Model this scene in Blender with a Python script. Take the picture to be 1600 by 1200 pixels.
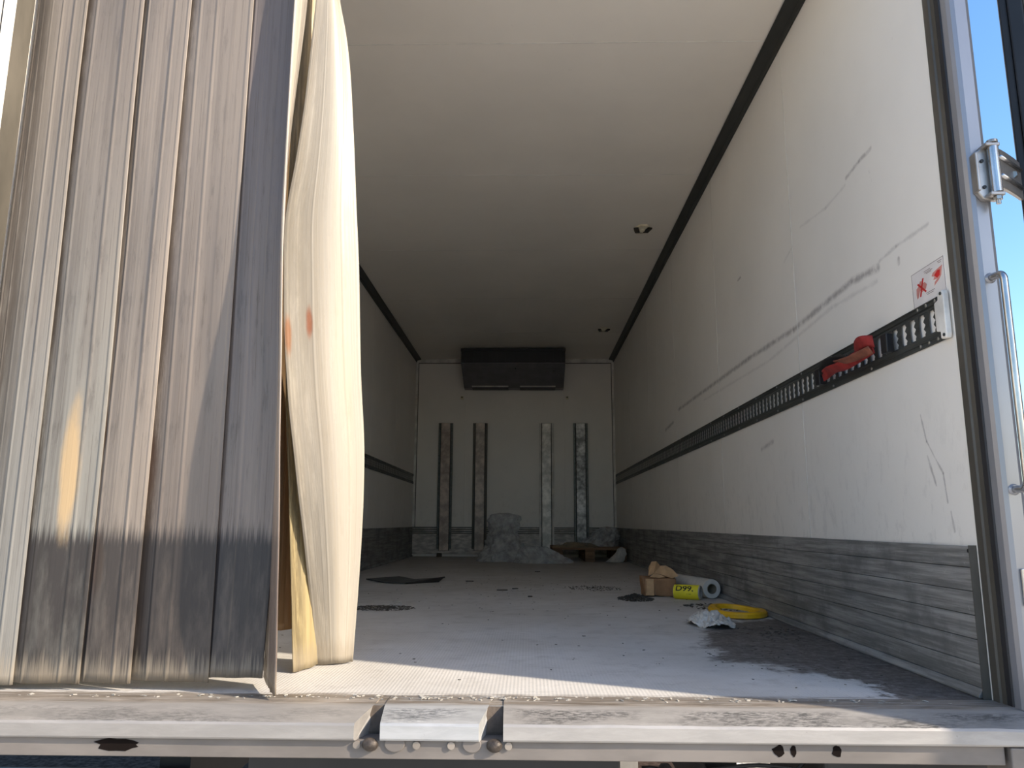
import bpy, bmesh, math, random
from mathutils import Vector, Matrix, noise as mn
random.seed(7)
for o in list(bpy.data.objects): bpy.data.objects.remove(o)
SC = bpy.context.scene
COL = SC.collection
# ------------------------------------------------------------------ camera, sky, sun, exposure
XL, XR, H, YB, YR = -1.3973, 1.0627, 2.412, 9.363, 1.84     # inner walls, ceiling height, front wall, rear opening
F, PITCH, YAW, ROLL, HC = 1196.74, 0.17975, 0.02145, 0.00399, 0.39464
cam = bpy.data.cameras.new('camera'); co = bpy.data.objects.new('camera', cam); COL.objects.link(co)
cam.sensor_fit = 'HORIZONTAL'; cam.sensor_width = 36.0; cam.lens = F / 1600 * 36
cam.clip_start = 0.02; cam.clip_end = 600
cp, sp, cy, sy = math.cos(PITCH), math.sin(PITCH), math.cos(YAW), math.sin(YAW)
fw = Vector((-sy * cp, cy * cp, sp)); rt = Vector((cy, sy, 0)); up = rt.cross(fw)
cr, sr = math.cos(ROLL), math.sin(ROLL)
r2 = cr * rt + sr * up; u2 = -sr * rt + cr * up
mw = Matrix((r2, u2, -fw)).transposed().to_4x4(); mw.translation = (0, 0, HC)
co.matrix_world = mw
SC.camera = co
SUN_EL = math.radians(29.5)
to_sun = Vector((0.909 * math.cos(SUN_EL), -0.417 * math.cos(SUN_EL), math.sin(SUN_EL)))
w = bpy.data.worlds.new('sky'); SC.world = w; w.use_nodes = True
nt = w.node_tree; nt.nodes.clear()
sky = nt.nodes.new('ShaderNodeTexSky'); sky.sky_type = 'NISHITA'; sky.sun_disc = False
sky.sun_elevation = SUN_EL; sky.sun_rotation = math.atan2(to_sun.x, to_sun.y)
sky.altitude = 100; sky.air_density = 1.0; sky.dust_density = 1.3; sky.ozone_density = 1.6
bgn = nt.nodes.new('ShaderNodeBackground'); bgn.inputs['Strength'].default_value = 0.205
hsv = nt.nodes.new('ShaderNodeHueSaturation'); hsv.inputs['Saturation'].default_value = 1.25
wo = nt.nodes.new('ShaderNodeOutputWorld')
nt.links.new(sky.outputs[0], hsv.inputs['Color']); nt.links.new(hsv.outputs[0], bgn.inputs['Color']); nt.links.new(bgn.outputs[0], wo.inputs[0])
sl = bpy.data.lights.new('sun', 'SUN'); sl.energy = 5.1; sl.angle = math.radians(0.55); sl.color = (1.0, 0.86, 0.68)
so = bpy.data.objects.new('sun', sl); COL.objects.link(so)
so.rotation_euler = to_sun.to_track_quat('Z', 'Y').to_euler(); so.location = to_sun * 20
SC.view_settings.view_transform = 'Standard'; SC.view_settings.look = 'None'
SC.view_settings.gamma = 1.0; SC.view_settings.use_curve_mapping = False
SC.view_settings.exposure = 0.75
SC.cycles.max_bounces = 16; SC.cycles.diffuse_bounces = 10; SC.cycles.glossy_bounces = 4
SC.cycles.transparent_max_bounces = 16; SC.cycles.sample_clamp_indirect = 6; SC.cycles.use_denoising = True
SC.cycles.caustics_reflective = False; SC.cycles.caustics_refractive = False

# ------------------------------------------------------------------ node helpers
class NT:
    def __init__(s, name):
        s.m = bpy.data.materials.new(name); s.m.use_nodes = True; s.t = s.m.node_tree; s.t.nodes.clear()
        s.out = s.t.nodes.new('ShaderNodeOutputMaterial')
    def n(s, kind, **kw):
        nd = s.t.nodes.new(kind)
        for k, v in kw.items(): setattr(nd, k, v)
        return nd
    def put(s, sock, v):
        if isinstance(v, bpy.types.NodeSocket): s.t.links.new(v, sock)
        else: sock.default_value = v
    def math(s, op, a, b=0.0, c=None, clamp=False):
        nd = s.n('ShaderNodeMath', operation=op, use_clamp=clamp)
        s.put(nd.inputs[0], a); s.put(nd.inputs[1], b)
        if c is not None: s.put(nd.inputs[2], c)
        return nd.outputs[0]
    def coord(s, kind='Object'): return s.n('ShaderNodeTexCoord').outputs[kind]
    def scale(s, vec, sc, loc=(0, 0, 0)):
        mp = s.n('ShaderNodeMapping'); s.put(mp.inputs['Vector'], vec)
        mp.inputs['Scale'].default_value = sc; mp.inputs['Location'].default_value = loc
        return mp.outputs[0]
    def noise(s, vec, sc, detail=5, rough=0.6, dist=0.0):
        nd = s.n('ShaderNodeTexNoise'); s.put(nd.inputs['Vector'], vec)
        nd.inputs['Scale'].default_value = sc; nd.inputs['Detail'].default_value = detail
        nd.inputs['Roughness'].default_value = rough; nd.inputs['Distortion'].default_value = dist
        return nd.outputs['Fac']
    def ramp(s, f, a, b, lo=0.0, hi=1.0):
        nd = s.n('ShaderNodeMapRange'); nd.interpolation_type = 'SMOOTHSTEP'; nd.clamp = True
        s.put(nd.inputs['Value'], f); nd.inputs['From Min'].default_value = a; nd.inputs['From Max'].default_value = b
        nd.inputs['To Min'].default_value = lo; nd.inputs['To Max'].default_value = hi
        return nd.outputs[0]
    def mix(s, f, a, b):
        nd = s.n('ShaderNodeMix', data_type='RGBA'); s.put(nd.inputs[0], f)
        s.put(nd.inputs[6], a if isinstance(a, bpy.types.NodeSocket) else (*a, 1)); s.put(nd.inputs[7], b if isinstance(b, bpy.types.NodeSocket) else (*b, 1))
        return nd.outputs[2]
    def sep(s, vec):
        nd = s.n('ShaderNodeSeparateXYZ'); s.put(nd.inputs[0], vec); return nd.outputs
    def bump(s, h, strength=0.3, dist=0.01):
        nd = s.n('ShaderNodeBump'); s.put(nd.inputs['Height'], h); nd.inputs['Strength'].default_value = strength
        nd.inputs['Distance'].default_value = dist; return nd.outputs[0]
    def bsdf(s, color, rough=0.6, metal=0.0, normal=None, spec=0.5, link=True):
        nd = s.n('ShaderNodeBsdfPrincipled'); s.put(nd.inputs['Base Color'], color if isinstance(color, bpy.types.NodeSocket) else (*color, 1))
        s.put(nd.inputs['Roughness'], rough); s.put(nd.inputs['Metallic'], metal); nd.inputs['Specular IOR Level'].default_value = spec
        if normal is not None: s.put(nd.inputs['Normal'], normal)
        if link: s.t.links.new(nd.outputs[0], s.out.inputs[0])
        return nd.outputs[0]
    def seg(s, a, b, P, Q, width, jitter=None):
        """mask of a scuff drawn from P to Q in the plane with axes a, b"""
        dx, dy = Q[0] - P[0], Q[1] - P[1]; L2 = dx * dx + dy * dy
        ax = s.math('SUBTRACT', a, P[0]); by = s.math('SUBTRACT', b, P[1])
        t = s.math('DIVIDE', s.math('ADD', s.math('MULTIPLY', ax, dx), s.math('MULTIPLY', by, dy)), L2, clamp=True)
        ex = s.math('SUBTRACT', ax, s.math('MULTIPLY', t, dx)); ey = s.math('SUBTRACT', by, s.math('MULTIPLY', t, dy))
        d = s.math('SQRT', s.math('ADD', s.math('MULTIPLY', ex, ex), s.math('MULTIPLY', ey, ey)))
        if jitter is not None: d = s.math('ADD', d, jitter)
        return s.ramp(d, 0.0, width, 1.0, 0.0)

def simple(name, col, rough=0.6, metal=0.0, var=0.12, sc=8.0, stretch=(1, 1, 1), bump=0.0, spec=0.5, dark=None):
    t = NT(name); c = t.scale(t.coord(), stretch)
    n = t.noise(c, sc)
    d = dark if dark else tuple(x * (1 - var * 2.5) for x in col)
    cc = t.mix(t.ramp(n, 0.35, 0.7), d, col)
    nm = t.bump(t.noise(c, sc * 6, 3), bump, 0.004) if bump else None
    t.bsdf(cc, rough, metal, nm, spec)
    return t.m

def wall_mat(name, base, grime, scuffs=()):
    t = NT(name); c = t.coord(); o = t.sep(c)
    big = t.noise(c, 1.3, 4, 0.6); fine = t.noise(t.scale(c, (1, 1, 0.35)), 34, 5, 0.7)
    col = t.mix(t.ramp(big, 0.3, 0.75), base, tuple(x * 0.93 for x in base))
    col = t.mix(t.math('MULTIPLY', t.ramp(fine, 0.66, 0.78), 0.35), col, grime)
    j = t.math('MULTIPLY', t.math('SUBTRACT', t.noise(c, 16, 4, 0.6), 0.5), 0.016)
    jj = t.noise(c, 17, 4, 0.8)
    for pts, wd, st in scuffs:
        for P, Q in zip(pts[:-1], pts[1:]):
            m = t.seg(o[1], o[2], P, Q, wd, j)
            m = t.math('MULTIPLY', m, t.math('MULTIPLY', t.ramp(jj, 0.25, 0.6, 0.15, 1.0), st * .62))
            col = t.mix(m, col, (0.14, 0.12, 0.12))
    low = t.math('MULTIPLY', t.ramp(o[2], 0.36, 0.9, 0.16, 0.0), t.ramp(t.noise(t.scale(c, (1, 1, .5)), 22, 5, .75), .5, .66)) if name != 'ceiling_panel' else 0.0
    if name != 'ceiling_panel': col = t.mix(low, col, (0.28, 0.27, 0.26))
    t.bsdf(col, 0.38, 0.0, t.bump(t.noise(c, 6, 2), 0.05, 0.004), 0.4)
    return t.m

def alu_mat(name, base, dark, rough=0.42, metal=0.75, horizontal=True):
    t = NT(name); c = t.coord()
    st = t.scale(c, (1, 0.9, 22)) if horizontal else t.scale(c, (22, 22, 1.0))
    a = t.noise(st, 2.2, 6, 0.7); b = t.noise(c, 5, 5, 0.65); f = t.noise(t.scale(c, (1, 1, 1)), 60, 4, 0.7)
    col = t.mix(t.ramp(a, 0.38, 0.66), dark, base)
    col = t.mix(t.math('MULTIPLY', t.ramp(b, 0.5, 0.72), 0.65), col, tuple(x * 0.8 for x in dark))
    col = t.mix(t.math('MULTIPLY', t.ramp(f, 0.62, 0.75), 0.35), col, tuple(min(1, x * 1.5) for x in base))
    t.bsdf(col, t.ramp(b, 0.3, 0.7, rough, rough + 0.25), metal, t.bump(a, 0.15, 0.003))
    return t.m

# ------------------------------------------------------------------ mesh helpers
class MB:
    def __init__(s): s.v = []; s.f = []; s.uv = None
    def box(s, x0, x1, y0, y1, z0, z1):
        b = len(s.v)
        s.v += [(x, y, z) for z in (z0, z1) for y in (y0, y1) for x in (x0, x1)]
        s.f += [[b + i for i in q] for q in ((0, 2, 3, 1), (4, 5, 7, 6), (0, 1, 5, 4), (1, 3, 7, 5), (3, 2, 6, 7), (2, 0, 4, 6))]
        return s
    def obox(s, c, size, rot):
        b = len(s.v); R = rot if isinstance(rot, Matrix) else Matrix.Rotation(rot, 3, 'Z')
        for z in (-.5, .5):
            for y in (-.5, .5):
                for x in (-.5, .5): s.v.append(tuple(Vector(c) + R @ Vector((x * size[0], y * size[1], z * size[2]))))
        s.f += [[b + i for i in q] for q in ((0, 2, 3, 1), (4, 5, 7, 6), (0, 1, 5, 4), (1, 3, 7, 5), (3, 2, 6, 7), (2, 0, 4, 6))]
        return s
    def prism(s, poly, axis, a0, a1):
        """extrude a closed 2D polygon; axis 0: poly is (y,z), 1: (x,z), 2: (x,y)"""
        b = len(s.v); n = len(poly)
        for a in (a0, a1):
            for p in poly: s.v.append({0: (a, p[0], p[1]), 1: (p[0], a, p[1]), 2: (p[0], p[1], a)}[axis])
        for i in range(n): j = (i + 1) % n; s.f.append([b + i, b + j, b + n + j, b + n + i])
        s.f.append([b + i for i in range(n)][::-1]); s.f.append([b + n + i for i in range(n)])
        return s
    def tube(s, pts, r, seg=12, caps=True):
        b = len(s.v); P = [Vector(p) for p in pts]; n = len(P); rr = r if isinstance(r, (list, tuple)) else [r] * n
        ref = None
        for i, p in enumerate(P):
            d = (P[min(i + 1, n - 1)] - P[max(i - 1, 0)]).normalized()
            if ref is None: ref = d.orthogonal().normalized()
            ref = (ref - d * ref.dot(d)).normalized(); q = d.cross(ref)
            for k in range(seg):
                a = 2 * math.pi * k / seg; s.v.append(tuple(p + (ref * math.cos(a) + q * math.sin(a)) * rr[i]))
        for i in range(n - 1):
            for k in range(seg):
                k2 = (k + 1) % seg; s.f.append([b + i * seg + k, b + i * seg + k2, b + (i + 1) * seg + k2, b + (i + 1) * seg + k])
        if caps: s.f.append([b + k for k in range(seg)][::-1]); s.f.append([b + (n - 1) * seg + k for k in range(seg)])
        return s
    def grid(s, rows, closed=False):
        b = len(s.v); m = len(rows[0])
        for r in rows: s.v += [tuple(p) for p in r]
        for i in range(len(rows) - 1):
            for k in range(m if closed else m - 1):
                k2 = (k + 1) % m; s.f.append([b + i * m + k, b + i * m + k2, b + (i + 1) * m + k2, b + (i + 1) * m + k])
        return s
    def build(s, name, mat, parent=None, origin=None, smooth=False, bevel=0.0, seg=2, solid=0.0):
        o_ = Vector(origin) if origin is not None else (Vector(parent['_o']) if parent is not None and '_o' in parent else Vector((0, 0, 0)))
        me = bpy.data.meshes.new(name); me.from_pydata([tuple(Vector(p) - o_) for p in s.v], [], s.f)
        bm = bmesh.new(); bm.from_mesh(me); bmesh.ops.recalc_face_normals(bm, faces=bm.faces); bm.to_mesh(me); bm.free()
        if smooth: me.polygons.foreach_set('use_smooth', [True] * len(me.polygons))
        me.materials.append(mat)
        ob = bpy.data.objects.new(name, me); COL.objects.link(ob)
        if parent is not None: ob.parent = parent
        else: ob.location = o_
        if solid: md = ob.modifiers.new('thick', 'SOLIDIFY'); md.thickness = solid; md.offset = 0
        if bevel: md = ob.modifiers.new('bevel', 'BEVEL'); md.width = bevel; md.segments = seg; md.limit_method = 'ANGLE'; md.angle_limit = math.radians(35)
        return ob

def tag(o, label, cat, group=None, kind=None):
    o['label'] = label; o['category'] = cat
    if group: o['group'] = group
    if kind: o['kind'] = kind
    return o
def root(name, loc, label, cat, group=None, kind=None):
    e = bpy.data.objects.new(name, None); COL.objects.link(e); e.location = loc; e['_o'] = tuple(loc); e.empty_display_size = .05
    return tag(e, label, cat, group, kind)
def struct(o, label, cat): return tag(o, label, cat, kind='structure')

# ------------------------------------------------------------------ materials
SC_R = [([(5.387, 1.19), (3.631, 1.18), (3.002, 1.162), (2.442, 1.181), (2.249, 1.163)], .019, 1.0),
        ([(2.237, 1.179), (2.129, 1.186), (1.95, 1.182)], .009, .5), ([(2.419, 1.535), (2.317, 1.544), (2.232, 1.544)], .011, .8),
        ([(2.86, 1.538), (2.603, 1.507), (2.433, 1.514)], .009, .28), ([(4.596, 1.132), (3.345, 1.104), (2.611, 1.142), (2.264, 1.124)], .012, .3),
        ([(5.915, 1.108), (5.593, 1.126)], .02, 1), ([(3.507, .73), (3.337, .747)], .016, .7),
        ([(2.08, .688), (2.06, .613), (1.993, .524), (1.985, .451)], .0055, .8), ([(2.063, .576), (2.032, .496)], .006, .8),
        ([(2.121, 1.146), (2.123, 1.132)], .010, .9), ([(3.064, 1.465), (2.956, 1.495)], .008, .3), ([(1.974, .427), (1.965, .379)], .005, .6),
        ([(3.75, 1.61), (3.70, 1.61)], .009, 1)]
M_wallR = wall_mat('wall_panel', (0.87, 0.84, 0.79), (0.33, 0.32, 0.30), SC_R)
M_wall = wall_mat('wall_panel_plain', (0.86, 0.83, 0.785), (0.33, 0.32, 0.30))
M_ceil = wall_mat('ceiling_panel', (0.87, 0.825, 0.75), (0.4, 0.38, 0.35))
M_bead = simple('sealant', (0.86, 0.84, 0.78), 0.5)
M_black = simple('black_steel', (0.012, 0.012, 0.014), 0.5)
M_rubber = simple('black_rubber', (0.018, 0.018, 0.021), 0.55, bump=0.1)
M_gasket = simple('grey_gasket', (0.13, 0.118, 0.098), 0.5, 0.1, 0.2, 5, (1, 1, .3))
M_kick = alu_mat('kick_aluminium', (0.36, 0.355, 0.345), (0.17, 0.17, 0.165), 0.5, 0.25)
M_alu = alu_mat('raw_aluminium', (0.60, 0.585, 0.56), (0.28, 0.27, 0.255), 0.45, 0.3, False)
M_track = simple('track_steel', (0.105, 0.112, 0.105), 0.42, 0.5, 0.15, 9, (1, .3, 4))
M_cove = simple('cove_metal', (0.085, 0.088, 0.082), 0.45, 0.5, 0.15, 3, (1, .2, 1))
M_bolt = simple('bolt_steel', (0.5, 0.5, 0.48), 0.35, 0.8)
M_post = simple('painted_steel', (0.33, 0.335, 0.36), 0.28, 0.4, 0.06, 3, (1, 1, .25), bump=0.04)
M_chrome = simple('brushed_steel', (0.58, 0.57, 0.56), 0.25, 0.9, 0.1)
M_evap_f = simple('evaporator_front', (0.20, 0.20, 0.215), 0.5, 0.2, 0.08)
M_white = simple('off_white_trim', (0.84, 0.82, 0.77), 0.45)
M_brown = simple('kraft_card', (0.36, 0.195, 0.095), 0.85, 0, .12, 14, bump=.1)
M_kraft = simple('kraft_paper', (0.60, 0.38, 0.20), 0.8, 0, .1, 14, bump=.1)
M_red = simple('red_webbing', (0.34, 0.026, 0.024), 0.75, 0, .15, 30)
M_redd = simple('dirty_webbing', (0.30, 0.10, 0.06), 0.8, 0, .2, 18)
M_wood = simple('pallet_wood', (0.27, 0.155, 0.085), 0.8, 0, .2, 3, (1, 8, 8), bump=.2)
M_yel = simple('yellow_plastic', (0.80, 0.44, 0.01), 0.35, 0, .06, 20)
M_yel_l = simple('yellow_paper', (0.86, 0.74, 0.03), 0.55, 0, .04, 12)
M_ink = simple('black_print', (0.02, 0.02, 0.02), 0.6)
M_core = simple('roll_core', (0.30, 0.26, 0.20), 0.8)
M_film = simple('film_roll', (0.64, 0.61, 0.56), 0.35, 0, .06, 5, (6, 6, 1))
M_stkr = simple('sticker_white', (0.80, 0.76, 0.74), 0.4, 0, .04)
M_stkred = simple('sticker_red', (0.66, 0.03, 0.03), 0.5)
M_stkpink = simple('sticker_pink', (0.72, 0.30, 0.26), 0.5)
M_stkgrey = simple('sticker_grey', (0.16, 0.10, 0.10), 0.5)
M_chip = simple('debris_dark', (0.085, 0.075, 0.062), 0.9)
M_chipl = simple('debris_pale', (0.42, 0.40, 0.36), 0.8)
M_card = simple('grey_card', (0.10, 0.10, 0.095), 0.8, 0, .2, 12)
M_under = simple('chassis_paint', (0.02, 0.021, 0.024), 0.6)
M_brass = simple('lamp_body', (0.84, 0.78, 0.60), 0.4)
M_lens = simple('dark_lens', (0.02, 0.015, 0.008), 0.25)
M_twig = simple('bark', (0.10, 0.075, 0.055), 0.9)

def film_mat(name, col, tr, rough=.22):
    t = NT(name); c = t.coord()
    nm = t.bump(t.noise(c, 26, 4, .65, 1.2), 1.0, .02)
    b = t.bsdf(col, rough, 0, nm, .6, link=False)
    tb = t.n('ShaderNodeBsdfTransparent'); tb.inputs[0].default_value = (.92, .93, .93, 1)
    mx = t.n('ShaderNodeMixShader'); t.put(mx.inputs[0], t.ramp(t.noise(c, 14, 4), .3, .7, tr - .15, tr + .15)); t.t.links.new(b, mx.inputs[1]); t.t.links.new(tb.outputs[0], mx.inputs[2])
    t.t.links.new(mx.outputs[0], t.out.inputs[0]); return t.m
M_wrap = film_mat('stretch_film', (.70, .70, .70), .45, .14)
M_wrapw = film_mat('white_film', (.82, .78, .72), .2, .35)

def floor_mat():
    t = NT('floor_coating'); c = t.coord(); o = t.sep(c)
    n1 = t.noise(c, 1.6, 5, .6); n2 = t.noise(c, 9, 6, .7); n3 = t.noise(c, 90, 3, .7)
    col = t.mix(t.ramp(n1, .3, .7), (.47, .455, .43), (.57, .56, .545))
    col = t.mix(t.math('MULTIPLY', t.ramp(n2, .5, .75), .4), col, (.27, .25, .23))
    col = t.mix(t.math('MULTIPLY', t.ramp(n3, .6, .72), .45), col, (.17, .155, .14))
    wob = t.math('ADD', t.math('MULTIPLY', t.math('SUBTRACT', t.noise(c, 4, 4), .5), .42), t.math('MULTIPLY', t.math('SUBTRACT', t.noise(c, 26, 4, .7), .5), .16))
    st = 0.0
    for P, Q, wd in (((.98, 3.05), (.88, 2.5), .36), ((.98, 2.9), (1.04, 2.0), .22), ((1.02, 2.25), (.96, 1.9), .16)):
        m = t.seg(o[0], o[1], P, Q, wd * 1.25, wob); st = t.math('MAXIMUM', st, m)
    col = t.mix(t.math('MULTIPLY', t.ramp(st, .10, .34), t.ramp(t.noise(c, 38, 4, .7), .3, .6, .72, .95)), col, (.07, .058, .05))
    back = t.ramp(o[1], 3.0, 9.0, 0, .35); col = t.mix(back, col, (.32, .28, .24))  # darker, browner far end: dirt plus dim light painted in
    # dirty rim where the plate floor meets the sill
    rim = t.math('MULTIPLY', t.ramp(t.math('ABSOLUTE', t.math('SUBTRACT', o[1], 1.865)), .012, .045, 1, 0), t.ramp(t.noise(t.scale(c, (.35, 3, 1)), 22, 5, .7), .38, .6))
    col = t.mix(rim, col, (.16, .135, .11))
    k = 2 * math.pi / .013
    d1 = t.math('MULTIPLY', t.math('SINE', t.math('MULTIPLY', t.math('ADD', o[0], o[1]), k * .7)), t.math('SINE', t.math('MULTIPLY', t.math('SUBTRACT', o[0], o[1]), k * .7)))
    h = t.math('ADD', t.math('MULTIPLY', d1, .5), t.math('MULTIPLY', n3, .9))
    t.bsdf(col, t.ramp(n2, .3, .7, .5, .75), 0, t.bump(h, .35, .0015), .35)
    return t.m
M_floor = floor_mat()
def sill_mat(name, base, worn, amount):
    t = NT(name); c = t.scale(t.coord(), (1, 1, 1), (-.17, 1.78, -.05)); o = t.sep(c)   # the sill's own frame back to the body's
    a = t.noise(t.scale(c, (1, 5, 5)), 6, 6, .7, .3); b = t.noise(t.scale(c, (2.2, 9, 9)), 22, 6, .75); g = t.noise(t.scale(c, (.5, 14, 14)), 14, 5, .7)
    col = t.mix(t.ramp(a, .35, .7), tuple(x * .82 for x in base), base)
    top = t.ramp(o[2], -.0205, -.0185, 0, 1)
    m = t.math('MULTIPLY', t.math('MULTIPLY', t.ramp(b, .40, .6), t.ramp(t.noise(t.scale(c, (1, 2, 2)), 2.6, 3), .42, .6, .1, 1)), t.math('MULTIPLY', t.math('MULTIPLY', top, amount), t.ramp(o[1], 1.755, 1.775, 1, 0)))
    col = t.mix(m, col, worn)
    ledge = t.math('MULTIPLY', t.ramp(o[1], 1.775, 1.80, 0, 1), t.ramp(g, .38, .52, 0, 1))
    col = t.mix(ledge, col, (.15, .125, .10))
    col = t.mix(t.math('MULTIPLY', t.ramp(o[1], 1.775, 1.80, 0, .35), t.ramp(a, .35, .65)), col, (.56, .50, .44))
    spk = t.noise(c, 55, 4, .8); col = t.mix(t.math('MULTIPLY', t.ramp(spk, .67, .74), .7), col, (.10, .09, .09))
    t.bsdf(col, .45, .25, t.bump(b, .12, .002), .5)
    return t.m
M_sill = sill_mat('sill_aluminium', (.31, .297, .285), (.09, .09, .09), .7)
M_sillm = sill_mat('sill_aluminium_bright', (.42, .43, .44), (.08, .09, .10), .9)
M_sillr = sill_mat('sill_aluminium_worn', (.37, .355, .34), (.07, .07, .07), 1.0)
M_beam = simple('beam_paint', (.20, .18, .165), .6, .2, .12, 3, (1, 1, 3))

def pvc(name, c_top, c_low, dirt=.8, trans=.3, lowline=.36, streak=(.10, .085, .075), low=(.032, .028, .028), lowamt=.93, spots=(), rough=.33, edge=1.1):
    t = NT(name); uv = t.coord('UV'); o = t.sep(uv)
    s1 = t.noise(t.scale(uv, (16, .7, 1)), 1, 5, .55); s2 = t.noise(t.scale(uv, (5, .8, 1), (3, 0, 0)), 1, 5, .6); s3 = t.noise(t.scale(uv, (70, 1.2, 1)), 1, 3, .5)
    b1 = t.noise(t.scale(uv, (5, 4.5, 1), (7, 2, 0)), 1, 6, .65)
    col = t.mix(t.ramp(o[1], .2, 1.7), c_low, c_top)
    col = t.mix(t.math('MULTIPLY', t.ramp(s1, .50, .70), dirt * .40), col, streak)
    col = t.mix(t.math('MULTIPLY', t.ramp(s2, .44, .66), dirt * .55), col, tuple(x * 1.4 for x in streak))
    col = t.mix(t.math('MULTIPLY', t.ramp(s3, .64, .70), dirt * .35), col, tuple(x * .7 for x in streak))
    bl = t.noise(t.scale(uv, (13, 9, 1), (1, 4, 0)), 1, 6, .7)
    col = t.mix(t.math('MULTIPLY', t.math('MULTIPLY', t.ramp(bl, .52, .66), t.ramp(s2, .35, .6)), dirt * .45), col, tuple(x * .8 for x in streak))
    # fine dark grime lines along the moulded ribs
    fr_l = t.math('ABSOLUTE', t.math('SUBTRACT', t.math('FRACT', t.math('ADD', t.math('MULTIPLY', o[0], 5.0), .12)), .5))
    col = t.mix(t.math('MULTIPLY', t.math('MULTIPLY', t.ramp(fr_l, .0, .035, 1, 0), t.ramp(b1, .42, .6, .0, 1)), dirt * .6), col, (.07, .055, .045))
    # blotchy dark brown along the edge overlapped by the neighbouring strip
    ed = t.math('MULTIPLY', t.ramp(o[0], .24, .42, 1, 0), t.ramp(t.noise(t.scale(uv, (9, 5, 1)), 1, 6, .7), .30, .56))
    edl = t.ramp(o[1], .35, 1.3, 1.0, .75)
    col = t.mix(t.math('MULTIPLY', t.math('MULTIPLY', ed, edl), min(1, dirt * edge)), col, (.055, .04, .032))
    wob = t.math('ADD', o[1], t.math('MULTIPLY', t.math('SUBTRACT', t.noise(t.scale(uv, (26, 3, 1)), 1, 5, .7), .5), .16))
    lm = t.math('MULTIPLY', t.ramp(wob, lowline - .02, lowline + .035, 1, 0), t.ramp(b1, .30, .55, .72, 1.0))
    col = t.mix(t.math('MULTIPLY', lm, lowamt), col, low)
    ft = t.math('MULTIPLY', t.ramp(wob, .03, .09, 1, 0), .55); col = t.mix(ft, col, (.40, .34, .26))
    for (u, v, ru, rv, cc, am) in spots:
        dx = t.math('DIVIDE', t.math('SUBTRACT', o[0], u), ru); dy = t.math('DIVIDE', t.math('SUBTRACT', o[1], v), rv)
        d = t.math('ADD', t.math('SQRT', t.math('ADD', t.math('MULTIPLY', dx, dx), t.math('MULTIPLY', dy, dy))), t.math('MULTIPLY', t.math('SUBTRACT', b1, .5), 1.2))
        col = t.mix(t.math('MULTIPLY', t.ramp(d, .4, 1.1, 1, 0), am), col, cc)
    nm = t.bump(t.noise(t.scale(uv, (40, .8, 1)), 1, 3), .25, .003)
    b = t.bsdf(col, t.ramp(b1, .3, .7, rough - .05, rough + .2), 0, nm, .45, link=False)
    tl = t.n('ShaderNodeBsdfTranslucent'); t.put(tl.inputs[0], col)
    mx = t.n('ShaderNodeMixShader'); mx.inputs[0].default_value = trans; t.t.links.new(b, mx.inputs[1]); t.t.links.new(tl.outputs[0], mx.inputs[2])
    t.t.links.new(mx.outputs[0], t.out.inputs[0])
    return t.m

# ------------------------------------------------------------------ SETTING: box body
g = MB(); g.box(-150, 150, -120, 250, -1.25, -1.10)
def ground_mat():
    t = NT('gravel'); c = t.coord()
    v = t.n('ShaderNodeTexVoronoi'); t.put(v.inputs['Vector'], c); v.inputs['Scale'].default_value = 22
    col = t.mix(t.ramp(t.noise(c, 3, 5), .3, .7), (.68, .63, .56), (.80, .75, .675)); col = t.mix(t.math('MULTIPLY', v.outputs['Distance'], .7), col, (.34, .31, .27))
    t.bsdf(col, .9, 0, t.bump(v.outputs['Distance'], .8, .03), .2); return t.m
struct(g.build('ground', ground_mat()), 'pale gravel yard seen under the truck body', 'ground')

struct(MB().box(-40, 1.02, 3.2, 60, -1.105, -1.088).build('shade_slab', simple('shade_tone', (.085, .062, .05), 1.0, 0, .25, 30, bump=.5, spec=.03)), 'dark slab over the gravel standing in for the shade under and behind the truck', 'ground')  # dark slab: the truck's shade on the gravel put into its colour

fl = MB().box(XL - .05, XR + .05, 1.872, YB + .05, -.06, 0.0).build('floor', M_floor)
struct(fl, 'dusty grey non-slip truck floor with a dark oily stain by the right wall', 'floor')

SEAMS = [1.84, 2.96, 4.22, 5.48, 6.74, 8.0, YB]
def side_wall(name, x, s, mat, label):
    m = MB().box(min(x + s * .006, x + s * .065), max(x + s * .006, x + s * .065), 1.84, YB + .06, -.02, H + .06)
    wl = m.build(name, M_white); struct(wl, label, 'wall')
    for a, b in zip(SEAMS[:-1], SEAMS[1:]):
        MB().box(min(x, x + s * .008), max(x, x + s * .008), a + (.0015 if a > 1.85 else 0), b - .0015, 0.0, H).build('panel', mat, wl, bevel=.0008, seg=1)
        if a > 1.85: MB().box(min(x - s * .0008, x + s * .007), max(x - s * .0008, x + s * .007), a - .0017, a + .0017, 0.0, H).build('sealant_bead', M_bead, wl)
    return wl
side_wall('wall_right', XR, 1, M_wallR, 'long off-white composite side wall on the right with scuffs and a dark scrape')
side_wall('wall_left', XL, -1, M_wall, 'shaded off-white side wall on the left behind the strip curtain')
cl = MB().box(XL - .06, XR + .06, 1.84, YB + .06, H + .006, H + .07).build('ceiling', M_white)
struct(cl, 'cream ceiling of wide panels with thin pale joints', 'ceiling')
for a, b in zip(SEAMS[:-1], SEAMS[1:]):
    MB().box(XL, XR, a + (.0015 if a > 1.85 else 0), b - .0015, H, H + .008).build('panel', M_ceil, cl, bevel=.0008, seg=1)
    if a > 1.85: MB().box(XL, XR, a - .0018, a + .0018, H - .0008, H + .007).build('sealant_bead', M_bead, cl)
fwall = MB().box(XL, XR, YB + .008, YB + .07, -.02, H).build('wall_front', M_wall)
struct(fwall, 'shaded front bulkhead wall of white panels at the far end', 'wall')
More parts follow.
